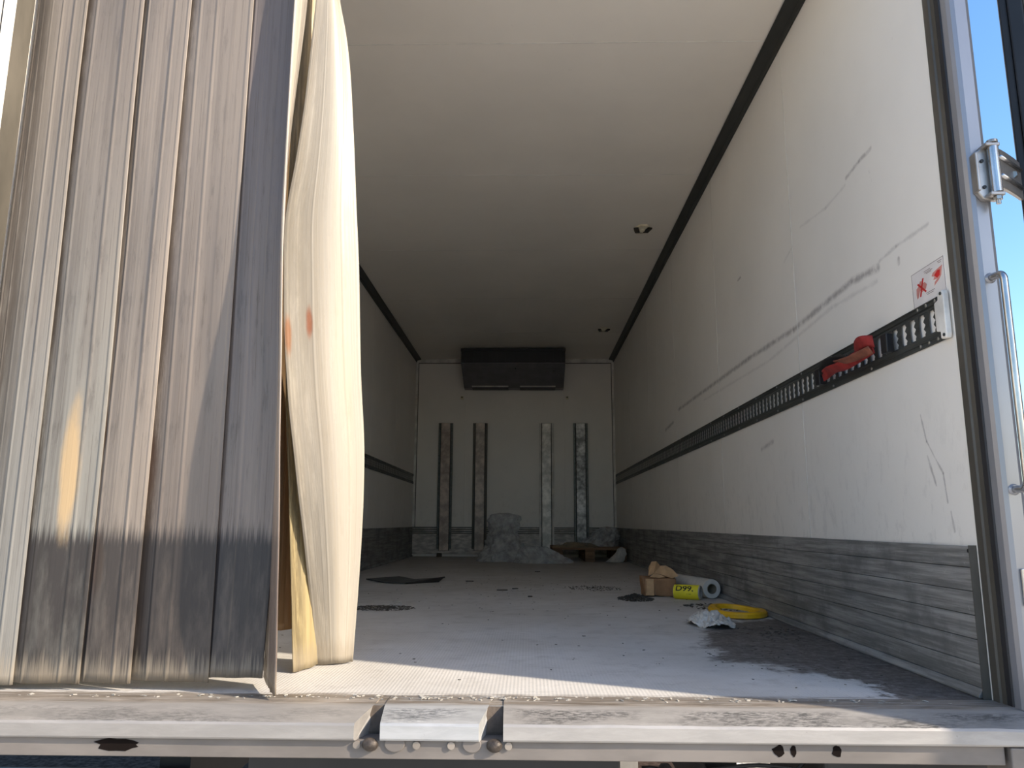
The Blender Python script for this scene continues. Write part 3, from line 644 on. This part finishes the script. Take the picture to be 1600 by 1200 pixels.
strip([(-.725, 2.2, .09), (-.729, 2.2, .423), (-.743, 2.2, .794), (-.767, 2.2, 1.395), (-.76, 2.1, 2.4)], [(-.645, 2.215, .1), (-.648, 2.215, .424), (-.649, 2.215, .794), (-.68, 2.215, 1.395), (-.68, 2.1, 2.4)],
      m9, 'brown stained vinyl strip ending above the floor at the back of the bunch', .098, .103, seed=51, nu=40)
# curtain hanger rail
hr = root('curtain_rail', (-.6, 1.95, 2.40), 'metal hanging rail of the strip curtain under the header', 'curtain rail')
MB().box(XL + .01, XR - .01, 1.915, 1.935, 2.385, 2.411).build('bar', M_alu, hr, bevel=.002)
hr.hide_render = False

# ------------------------------------------------------------------ right door, hinge, handle, latch plate
door = root('door_1', (1.24, 1.84, 0), 'open rear door seen edge-on in shade at the right frame edge', 'door', kind='structure')
d = Vector((.790, -.613, 0)); nn = Vector((-.613, -.790, 0)); F0 = Vector((1.232, 1.828, 0)); ang = math.atan2(d.y, d.x)
def dbox(a0, a1, t0, t1, z0, z1, nm, mat, bv=.003):
    c = F0 + d * (a0 + a1) / 2 - nn * (t0 + t1) / 2; return MB().obox((c.x, c.y, (z0 + z1) / 2), (a1 - a0, abs(t1 - t0), z1 - z0), ang).build(nm, mat, door, bevel=bv)
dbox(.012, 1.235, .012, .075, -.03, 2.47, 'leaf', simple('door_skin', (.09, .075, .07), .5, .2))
dbox(0, .020, .000, .078, -.03, 2.47, 'edge_gasket', M_rubber, .005)
dbox(.0205, .055, -.006, .0118, -.02, 2.46, 'seal', M_rubber, .004)
dbox(.0555, .060, .0, .0118, -.02, 2.46, 'seal_lip', M_gasket, .001)
dbox(.075, .090, -.002, .0118, -.02, 2.46, 'seal', M_rubber, .004)
added_door = root('added_door_2', (-1.56, 1.84, 0), 'white rear door added open at left, mostly out of view, to bounce sunlight inside', 'door', kind='structure')  # left leaf added to bounce warm sunlight into the box
c2 = Vector((-1.575, 1.83, 0)) + Vector((-.72, -.694, 0)) * .62
MB().obox((c2.x, c2.y, 1.22), (1.235, .065, 2.50), math.atan2(-.694, -.72)).build('leaf', M_white, added_door, bevel=.004)
for z in (.25, 1.235, 2.2): MB().obox((-1.53, 1.80, z), (.14, .02, .11), .35).build('added_hinge_strap', M_chrome, added_door, bevel=.003)
hg = root('door_hinge', (1.11, 1.76, 1.235), 'steel hinge joining the right frame post to the open door', 'hinge')
hm = simple('hinge_steel', (.42, .40, .38), .35, .7)
MB().prism([(1.082, 1.182), (1.084, 1.285), (1.115, 1.306), (1.130, 1.306), (1.130, 1.162), (1.095, 1.164)], 1, 1.753, 1.7685).build('leaf_plate', hm, hg, bevel=.003)
MB().box(1.079, 1.086, 1.744, 1.769, 1.184, 1.282).build('flange', hm, hg, bevel=.002)
MB().box(1.100, 1.134, 1.732, 1.769, 1.293, 1.302).build('lug', hm, hg, bevel=.002); MB().box(1.100, 1.134, 1.732, 1.769, 1.167, 1.176).build('lug', hm, hg, bevel=.002)
MB().tube([(1.121, 1.742, 1.1765), (1.121, 1.742, 1.2925)], .0125, 20).build('barrel', M_chrome, hg)
MB().tube([(1.121, 1.742, 1.3025), (1.121, 1.742, 1.310)], .0125, 18).build('pin_head', hm, hg, bevel=.001)
MB().tube([(1.121, 1.742, 1.166), (1.121, 1.742, 1.158)], .010, 6).build('nut', M_bolt, hg); MB().tube([(1.121, 1.742, 1.158), (1.121, 1.742, 1.148)], .0055, 12).build('thread', M_bolt, hg)
for z in (1.195, 1.262): MB().tube([(1.098, 1.7535, z), (1.098, 1.750, z)], .0045, 8).build('rivet', M_black, hg)
arm = MB().prism([(1.128, 1.738), (1.165, 1.764), (1.205, 1.795), (1.236, 1.822), (1.230, 1.829), (1.198, 1.803), (1.158, 1.773), (1.124, 1.748)], 2, 1.192, 1.292).build('strap_arm', hm, hg, bevel=.002)
for z in (1.218, 1.266): MB().tube([(1.132, 1.737, z), (1.17, 1.765, z), (1.228, 1.812, z)], .0055, 10).build('arm_ridge', M_chrome, hg, smooth=True)
MB().tube([(1.20, 1.795, 1.243), (1.192, 1.785, 1.243)], .009, 6).build('bolt', M_bolt, hg)

gh = root('grab_handle', (1.10, 1.74, .72), 'long bent steel grab handle on the right frame post', 'grab handle')
def arc(c, r, a0, a1, n=8): return [(c[0], c[1] - r * math.cos(a), c[2] + r * math.sin(a)) for a in [a0 + (a1 - a0) * k / n for k in range(n + 1)]]
pts = [(1.098, 1.772, .972)] + [(1.0985 + .0015 * k, 1.755 - .0 * k, .972) for k in range(1)] + arc((1.101, 1.742, .954), .018, math.pi / 2, 0) + [(1.101, 1.724, .72)] + arc((1.101, 1.742, .492), .018, 0, -math.pi / 2) + [(1.098, 1.755, .474), (1.098, 1.772, .474)]
MB().tube(pts, .0085, 16).build('bar', M_chrome, gh, smooth=True)
for z in (.972, .474): MB().tube([(1.098, 1.7685, z), (1.098, 1.764, z)], [.013, .0095], 16).build('weld_collar', M_post, gh)
lp = root('latch_keeper', (1.1, 1.765, .26), 'rectangular steel latch keeper low on the right frame post', 'latch')
MB().box(1.090, 1.120, 1.762, 1.7685, .22, .30).build('plate', M_chrome, lp, bevel=.002); MB().box(1.097, 1.120, 1.7595, 1.7618, .228, .292).build('slot', M_black, lp)

# ------------------------------------------------------------------ loose things on the floor
def lump(name, prof, depth, y, mat, parent, amp=.04, seed=1, nth=64, nz=36, flat=False):
    """crumpled film heap; prof: list of (z, x_left, x_right)"""
    rows = []
    for j in range(nz + 1):
        t_ = j / nz; z = prof[0][0] + (prof[-1][0] - prof[0][0]) * t_
        for a, b in zip(prof[:-1], prof[1:]):
            if z <= b[0] + 1e-6: f = (z - a[0]) / max(1e-6, b[0] - a[0]); xa_, xb_ = a[1] + (b[1] - a[1]) * f, a[2] + (b[2] - a[2]) * f; break
        c = (xa_ + xb_) / 2; r = (xb_ - xa_) / 2; dp = depth * (1 - .5 * t_) * min(1, r / .1 + .3)
        if j == nz: r *= .35; dp *= .35
        row = []
        for k in range(nth):
            a = 2 * math.pi * k / nth; v = Vector((math.cos(a) * r * 9, math.sin(a) * dp * 9 + seed, z * 7))
            n_ = (1 - abs(mn.noise(v)) * 2.6) * amp + mn.noise(v * 2.7) * amp * .6 + (1 - abs(mn.noise(v * 4.3)) * 2) * amp * .25
            rr = 1 + n_ / max(.05, r) * .8
            row.append((c + math.cos(a) * r * rr, y + math.sin(a) * dp * rr, max(.003, z + mn.noise(v * 1.7) * amp * .5 * (1 if 0 < j else 0))))
        rows.append(row)
    m = MB().grid(rows, closed=True); m.f.append([nz * nth + k for k in range(nth)])
    o = m.build(name, mat, parent, origin=None if parent is not None else (sum(prof[0][1:]) / 2, y, 0), smooth=False)
    return o
h1 = lump('film_heap', [(0.003, -.54, .02), (.06, -.50, .0), (.14, -.44, -.06), (.24, -.41, -.12), (.31, -.38, -.15), (.37, -.40, -.12), (.43, -.41, -.085), (.475, -.39, -.10), (.50, -.35, -.16)], .19, 8.22, M_wrap, None, .042, 3, nth=64, nz=36)
tag(h1, 'tall crumpled heap of clear stretch film in front of the far wall', 'plastic film')
h2 = lump('film_heap', [(0.003, -.12, .44), (.05, -.10, .40), (.10, -.08, .30), (.15, -.06, .18), (.17, .0, .12)], .13, 7.88, M_wrap, None, .036, 8, nz=18, nth=64)
tag(h2, 'low spread of clear stretch film between tall heap and pallet', 'plastic film')
pal = root('pallet', (.66, 8.6, 0), 'brown wooden pallet near the far right corner', 'pallet')
for k in range(5): MB().box(.262, 1.03, 8.20 + k * .24, 8.20 + k * .24 + (.14 if k % 2 == 0 else .10), .122, .144).build('deck_board', M_wood, pal, bevel=.002, seg=1)
for x in (.262, .596, .93):
    MB().box(x, x + .10, 8.20, 9.30, .100, .1215).build('stringer', M_wood, pal)
    MB().box(x, x + .10, 8.20, 9.30, .001, .022).build('bottom_board', M_wood, pal)
    for y in (8.20, 8.68, 9.16): MB().box(x, x + (.10 if x > .3 else .10), y, y + .14, .0225, .0995).build('block', M_wood, pal, bevel=.002, seg=1)
h3 = lump('film_heap', [(.146, .62, 1.0), (.20, .64, 1.0), (.26, .70, 1.0), (.32, .78, .99), (.36, .84, .95)], .22, 8.82, M_wrap, None, .035, 15, nz=22, nth=60)
h3.location.z = 0; tag(h3, 'bulky crumpled film piled on the right end of the pallet', 'plastic film')
h4 = lump('film_heap', [(.146, .26, .74), (.165, .30, .72), (.185, .40, .66), (.195, .45, .58)], .16, 8.40, film_mat('brown_film', (.34, .26, .17), .2), None, .025, 19, nz=12)
tag(h4, 'flat brownish film and straps lying on the left of the pallet', 'plastic film')
h5 = lump('film_strand', [(.003, .80, .97), (.03, .84, .99), (.09, .90, 1.0), (.15, .93, 1.0)], .05, 8.14, M_wrapw, None, .02, 23, nz=14, nth=40)
tag(h5, 'twisted pale strand of film hanging over the pallet front', 'plastic film')

# cardboard box
def rnd_box(x0, x1, y0, y1, z0, z1, mat, name, parent, amp=.006, rot=0, sub=8, seed=1):
    bm = bmesh.new(); bmesh.ops.create_cube(bm, size=1); bmesh.ops.subdivide_edges(bm, edges=bm.edges, cuts=sub, use_grid_fill=True)
    c = Vector(((x0 + x1) / 2, (y0 + y1) / 2, (z0 + z1) / 2)); R = Matrix.Rotation(rot, 3, 'Z')
    for v in bm.verts:
        p = v.co.copy(); l = p.copy(); r_ = .9 + .1 * min(1, .5 / max(1e-6, p.length) * 1.35)
        p = p * r_; q = R @ Vector((p.x * (x1 - x0), p.y * (y1 - y0), p.z * (z1 - z0))) + c
        q += Vector((mn.noise(q * 11 + Vector((seed, 0, 0))), mn.noise(q * 11 + Vector((0, seed, 3))), mn.noise(q * 11 + Vector((5, 0, seed))))) * amp * 2
        q.z = max(z0, q.z); v.co = q - Vector(parent['_o'])
    me = bpy.data.meshes.new(name); bm.to_mesh(me); bm.free(); me.polygons.foreach_set('use_smooth', [True] * len(me.polygons)); me.materials.append(mat)
    o = bpy.data.objects.new(name, me); COL.objects.link(o); o.parent = parent; return o
bx = root('cardboard_box', (.74, 4.45, 0), 'battered brown cardboard box on the floor beside the yellow-labelled roll', 'box')
rnd_box(.645, .825, 4.36, 4.60, .002, .098, M_brown, 'carton', bx, .007, -.1)
MB().grid([[(.650, 4.352 + .002 * i, .02 + .011 * k) for k in range(7)] for i in range(3)] ).build('torn_flap', M_brown, bx, solid=.003)
MB().obox((.668, 4.35, .052), (.045, .006, .088), -.35).build('flap', M_kraft, bx)
kp2 = root('kraft_paper', (.74, 4.5, .1), 'crumpled tan kraft paper heaped on the brown cardboard box', 'paper')
def facet(name, pts, faces, mat, parent, thick=.004): m = MB(); m.v = pts; m.f = faces; return m.build(name, mat, parent, solid=thick)
facet('sheet', [(.672, 4.42, .108), (.678, 4.44, .150), (.700, 4.47, .182), (.722, 4.44, .186), (.745, 4.46, .160), (.735, 4.40, .118), (.700, 4.40, .122), (.775, 4.45, .162), (.812, 4.44, .140), (.838, 4.42, .108), (.800, 4.40, .096), (.765, 4.39, .108), (.72, 4.60, .12), (.79, 4.58, .12)],
      [[0, 6, 2, 1], [6, 3, 2], [6, 5, 4, 3], [5, 11, 7, 4], [11, 10, 8, 7], [10, 9, 8], [1, 2, 12], [2, 3, 12], [3, 4, 12], [4, 7, 13, 12], [7, 8, 13], [8, 9, 13]], M_kraft, kp2)
facet('fold', [(.676, 4.405, .102), (.70, 4.39, .122), (.735, 4.385, .116), (.760, 4.375, .104), (.72, 4.37, .100)], [[0, 1, 2, 3, 4]], M_kraft, kp2, .003)
# white film roll
fr_ = root('film_roll', (.93, 4.6, .05), 'pale grey hollow roll of wrap lying behind the yellow roll', 'roll')
A = Vector((.840, 4.86, .052)); B = Vector((.985, 4.26, .052)); ax = (B - A).normalized()
def ring_tube(A, B, ro, ri, mat, name, parent, seg=36):
    ax = (B - A).normalized(); p = ax.orthogonal().normalized(); q = ax.cross(p); rows = []
    for P_, r in ((A, ri), (A, ro), (A + ax * .004, ro + .001), (B - ax * .004, ro + .001), (B, ro), (B, ri), (A, ri)):
        rows.append([P_ + (p * math.cos(2 * math.pi * k / seg) + q * math.sin(2 * math.pi * k / seg)) * r for k in range(seg)])
    o = MB().grid(rows, closed=True).build(name, mat, parent, smooth=True); md = o.modifiers.new('e', 'EDGE_SPLIT'); md.split_angle = .6; return o
ring_tube(A, B, .050, .027, M_film, 'wound_film', fr_)
ring_tube(A - ax * .002, B + ax * .002, .0268, .0245, M_core, 'core', fr_)
# yellow labelled roll
yr = root('labelled_roll', (.85, 4.22, .037), 'small roll in a yellow sleeve printed D99 in front of the cardboard box', 'roll')
A = Vector((.787, 4.262, .0372)); B = Vector((.912, 4.195, .0372)); ax = (B - A).normalized()
ring_tube(A, B, .036, .026, M_chipl, 'tube', yr)
ring_tube(A + ax * .002, B - ax * .006, .0371, .0362, M_yel_l, 'sleeve', yr)
def wrap_text(txt, size, s0, ang0, mat, squash=1.0):
    cu = bpy.data.curves.new('t', 'FONT'); cu.body = txt; cu.size = size; cu.resolution_u = 4; cu.offset = size * .02; cu.extrude = 0
    ob = bpy.data.objects.new('t', cu); COL.objects.link(ob); dg = bpy.context.evaluated_depsgraph_get(); dg.update()
    me = bpy.data.meshes.new_from_object(ob.evaluated_get(dg)); bpy.data.objects.remove(ob)
    bm = bmesh.new(); bm.from_mesh(me); bmesh.ops.triangulate(bm, faces=bm.faces)
    for k in range(-8, 30): bmesh.ops.bisect_plane(bm, geom=bm.verts[:] + bm.edges[:] + bm.faces[:], plane_co=(0, k * .002, 0), plane_no=(0, 1, 0))
    side = ax.cross(Vector((0, 0, 1))).normalized()      # horizontal, facing the viewer side
    if side.y > 0: side = -side
    R_ = .0387
    for v in bm.verts:
        s = s0 + v.co.x; a = ang0 + v.co.y * squash / R_
        v.co = A + ax * s + (side * math.cos(a) + Vector((0, 0, 1)) * math.sin(a)) * R_ - Vector(yr['_o'])
    bm.to_mesh(me); bm.free(); me.materials.clear(); me.materials.append(mat)
    o = bpy.data.objects.new('print', me); COL.objects.link(o); o.parent = yr; return o
wrap_text('D99.', .050, .014, .22, M_ink, .85)
wrap_text('- ---', .016, .075, -.25, M_ink)
# yellow ring
yg = root('yellow_ring', (.945, 3.56, 0), 'yellow plastic ring lying against the right kick plate', 'ring')
rows = []
for k in range(65):
    a = 2 * math.pi * k / 64; r = 1 + .03 * math.sin(a * 3 + .5); cx, cy_ = .918, 3.50; rx, ry = .106 * r, .128 * r
    zl = .004 + .012 * max(0, math.cos(a - 2.2)); w_ = .018
    row = []
    for (dr, dz) in ((-w_, .004), (-w_, .018), (-w_ + .006, .024), (w_ - .008, .024), (w_, .016), (w_, .0)):
        row.append((cx + math.cos(a) * (rx + dr), cy_ + math.sin(a) * (ry + dr), zl + dz))
    rows.append(row)
m = MB(); m.grid([[r_[i] for r_ in rows] for i in list(range(6)) + [0]]); m.build('hoop', M_yel, yg, smooth=False, bevel=.001)
MB().obox((.815, 3.58, .034), (.06, .012, .008), .4).build('clip', M_core, yg)
# white crumpled bag
def crumple(name, cx, cy_, rx, ry, hgt, mat, seed, label, cat, n=44):
    rows = []
    for j in range(n + 1):
        row = []
        for i in range(n + 1):
            u, v = i / n * 2 - 1, j / n * 2 - 1
            rr = math.hypot(u, v); q = Vector((u * 2.1, v * 2.1, seed))
            e = 1 + .28 * mn.noise(Vector((math.atan2(v, u) * 1.3, seed * 2, 0)))
            h = (1 - abs(mn.noise(q)) * 2.2) * .55 + (1 - abs(mn.noise(q * 2.3)) * 2.2) * .3 + .25
            z = max(.003, hgt * h * max(0, 1 - (rr * .8) ** 2) + .003)
            sq = min(1, 1.0 / max(1e-6, rr)) * max(abs(u), abs(v)) if rr > 0 else 0
            k = (max(abs(u), abs(v)) / rr) if rr > 0 else 1
            row.append((cx + u * k * rx * e + .01 * mn.noise(q * 4), cy_ + v * k * ry * e + .01 * mn.noise(q * 4 + Vector((9, 0, 0))), z))
        rows.append(row)
    o = MB().grid(rows).build(name, mat, None, origin=(cx, cy_, 0), smooth=True, solid=.0015); tag(o, label, cat); return o
crumple('plastic_bag', .728, 3.19, .085, .15, .055, M_wrapw, 4.3, 'crumpled whitish plastic bag lying in front of the yellow ring', 'plastic bag')
# flat torn card on the left
fc = root('cardboard_sheet', (-.85, 5.4, 0), 'flat dark torn cardboard sheet lying on the floor at left', 'cardboard')
facet('sheet', [(-1.135, 5.50, .006), (-.942, 5.74, .008), (-.78, 5.40, .012), (-.574, 5.43, .024), (-.80, 5.14, .006), (-.957, 5.20, .006)], [[0, 5, 2, 1], [5, 4, 3, 2]], M_card, fc, .006)
facet('raised_flap', [(-.80, 5.13, .004), (-.574, 5.42, .030), (-.60, 5.30, .004)], [[0, 1, 2]], M_black, fc, .004)
# debris
def scatter(name, cx, cy_, rx, ry, n, size, mat, label, seed, piled=0.0, cat='debris'):
    rnd = random.Random(seed); m = MB()
    for _ in range(n):
        a = rnd.uniform(0, 6.28); r = rnd.random() ** .75; x = cx + math.cos(a) * r * rx; y = cy_ + math.sin(a) * r * ry
        s = size * rnd.uniform(.4, 1.3); z = .0012 + piled * max(0, 1 - r) * rnd.random(); b = len(m.v)
        R = Matrix.Rotation(rnd.uniform(0, 6.28), 3, 'Z') @ Matrix.Rotation(rnd.uniform(-.5, .5) * (1 if piled else .15), 3, 'X')
        hh = s * rnd.uniform(.12, .3)
        pp = [Vector((s, 0, 0)), Vector((s * .2, s * rnd.uniform(.3, .7), 0)), Vector((-s * .8, s * .1, 0)), Vector((-s * .1, -s * .4, 0))]
        for t_ in (0, hh):
            for p in pp: q = R @ (p + Vector((0, 0, t_))); m.v.append((x + q.x, y + q.y, max(.0006, z + q.z)))
        m.f += [[b + 4, b + 5, b + 6, b + 7], [b, b + 1, b + 5, b + 4], [b + 1, b + 2, b + 6, b + 5], [b + 2, b + 3, b + 7, b + 6], [b + 3, b, b + 4, b + 7], [b + 3, b + 2, b + 1, b]]
    o = m.build(name, mat, None, origin=(cx, cy_, 0)); tag(o, label, cat, kind='stuff'); return o
scatter('debris', -.68, 3.70, .15, .12, 700, .007, M_chip, 'dark grit and chips swept together beside the curtain foot', 1, .012)
scatter('debris', -.66, 3.72, .10, .08, 40, .012, M_chipl, 'pale flakes mixed in the grit beside the curtain foot', 2, .014)
scatter('debris', .57, 4.22, .095, .15, 900, .008, M_chip, 'small heap of dark litter left of the cardboard box', 3, .03)
scatter('debris', .40, 4.88, .19, .20, 300, .006, M_chip, 'thin patch of dark crumbs in the middle of the floor', 4, .006)
scatter('debris', .93, 3.83, .18, .17, 160, .012, M_chip, 'dark scraps between the pale roll and the yellow ring', 5, .008)
scatter('debris', .90, 2.95, .12, .20, 60, .007, M_chip, 'dark chips on the oily stain by the kick plate', 6, .004)
scatter('debris', -.1, 4.6, 1.15, 2.6, 300, .0055, M_chip, 'sparse dark specks scattered over the whole floor', 7)
scatter('debris', .75, 2.5, .25, .6, 90, .0045, M_chip, 'fine black grit along the front of the stain', 8)
scatter('crumbs', -.1, 1.842, 1.15, .024, 240, .006, M_chipl, 'pale crumbs of mud along the sill ledge', 9, .003)
for (x, y, a, l, i) in ((-.153, 4.69, .1, .075, 0), (-.078, 4.80, .3, .045, 1), (.010, 4.30, .0, .03, 2), (.078, 6.46, -.3, .06, 3), (-.66, 3.98, -.1, .05, 4), (-.40, 5.38, .05, .07, 5), (-1.05, 9.2, .1, .07, 6)):
    lbs = ['long dark splinter lying in mid floor', 'short dark splinter beside the long one in mid floor', 'small black scrap nearer than the two splinters', 'dark chip on the floor in front of the film', 'white paper scrap by the grit beside the curtain', 'thin grey stick right of the cardboard sheet', 'black block under the leftmost rub rail']
    rn_ = random.Random(i + 40); ca, sa = math.cos(a), math.sin(a); wd = .010 if i != 6 else .03
    pg = [(l * .5 * math.cos(q) * rn_.uniform(.75, 1), wd * math.sin(q) * rn_.uniform(.5, 1.1)) for q in [math.pi * 2 * k / 9 for k in range(9)]]
    o = MB().prism([(p[0] * ca - p[1] * sa, p[0] * sa + p[1] * ca) for p in pg], 2, .001, .007 if i != 6 else .045).build(['splinter', 'splinter', 'scrap', 'chip', 'paper_scrap', 'stick', 'block'][i], M_chipl if i == 4 else M_chip, None, bevel=.001)
    o.location = (x, y, 0)
    tag(o, lbs[i], ['splinter', 'splinter', 'scrap', 'chip', 'paper scrap', 'stick', 'block'][i])

# bare tree beyond the door
tr = root('bare_tree', (17.0, 25, -1.1), 'bare winter tree glimpsed beyond the right frame post', 'tree')
m = MB(); rnd = random.Random(5)
def branch(p, d_, L, r, depth):
    q = p + d_ * L; m.tube([p, (p + q) / 2 + Vector((rnd.uniform(-.05, .05), 0, rnd.uniform(-.04, .04))) * L, q], [r, r * .85, r * .7], 6, caps=False)
    if depth == 0: return
    for _ in range(3 if depth > 1 else 4):
        nd = (d_ + Vector((rnd.uniform(-.8, .8), rnd.uniform(-.8, .8), rnd.uniform(-.1, .6)))).normalized(); branch(q, nd, L * rnd.uniform(.6, .8), r * .62, depth - 1)
branch(Vector((17.0, 25, .6)), Vector((-.1, 0, 1)), .95, .06, 5)
m.build('branches', M_twig, tr)
MB().tube([(17.0, 25, -1.1), (17.02, 25, 0), (17.0, 25, .65)], [.13, .10, .07], 10).build('trunk', M_twig, tr)
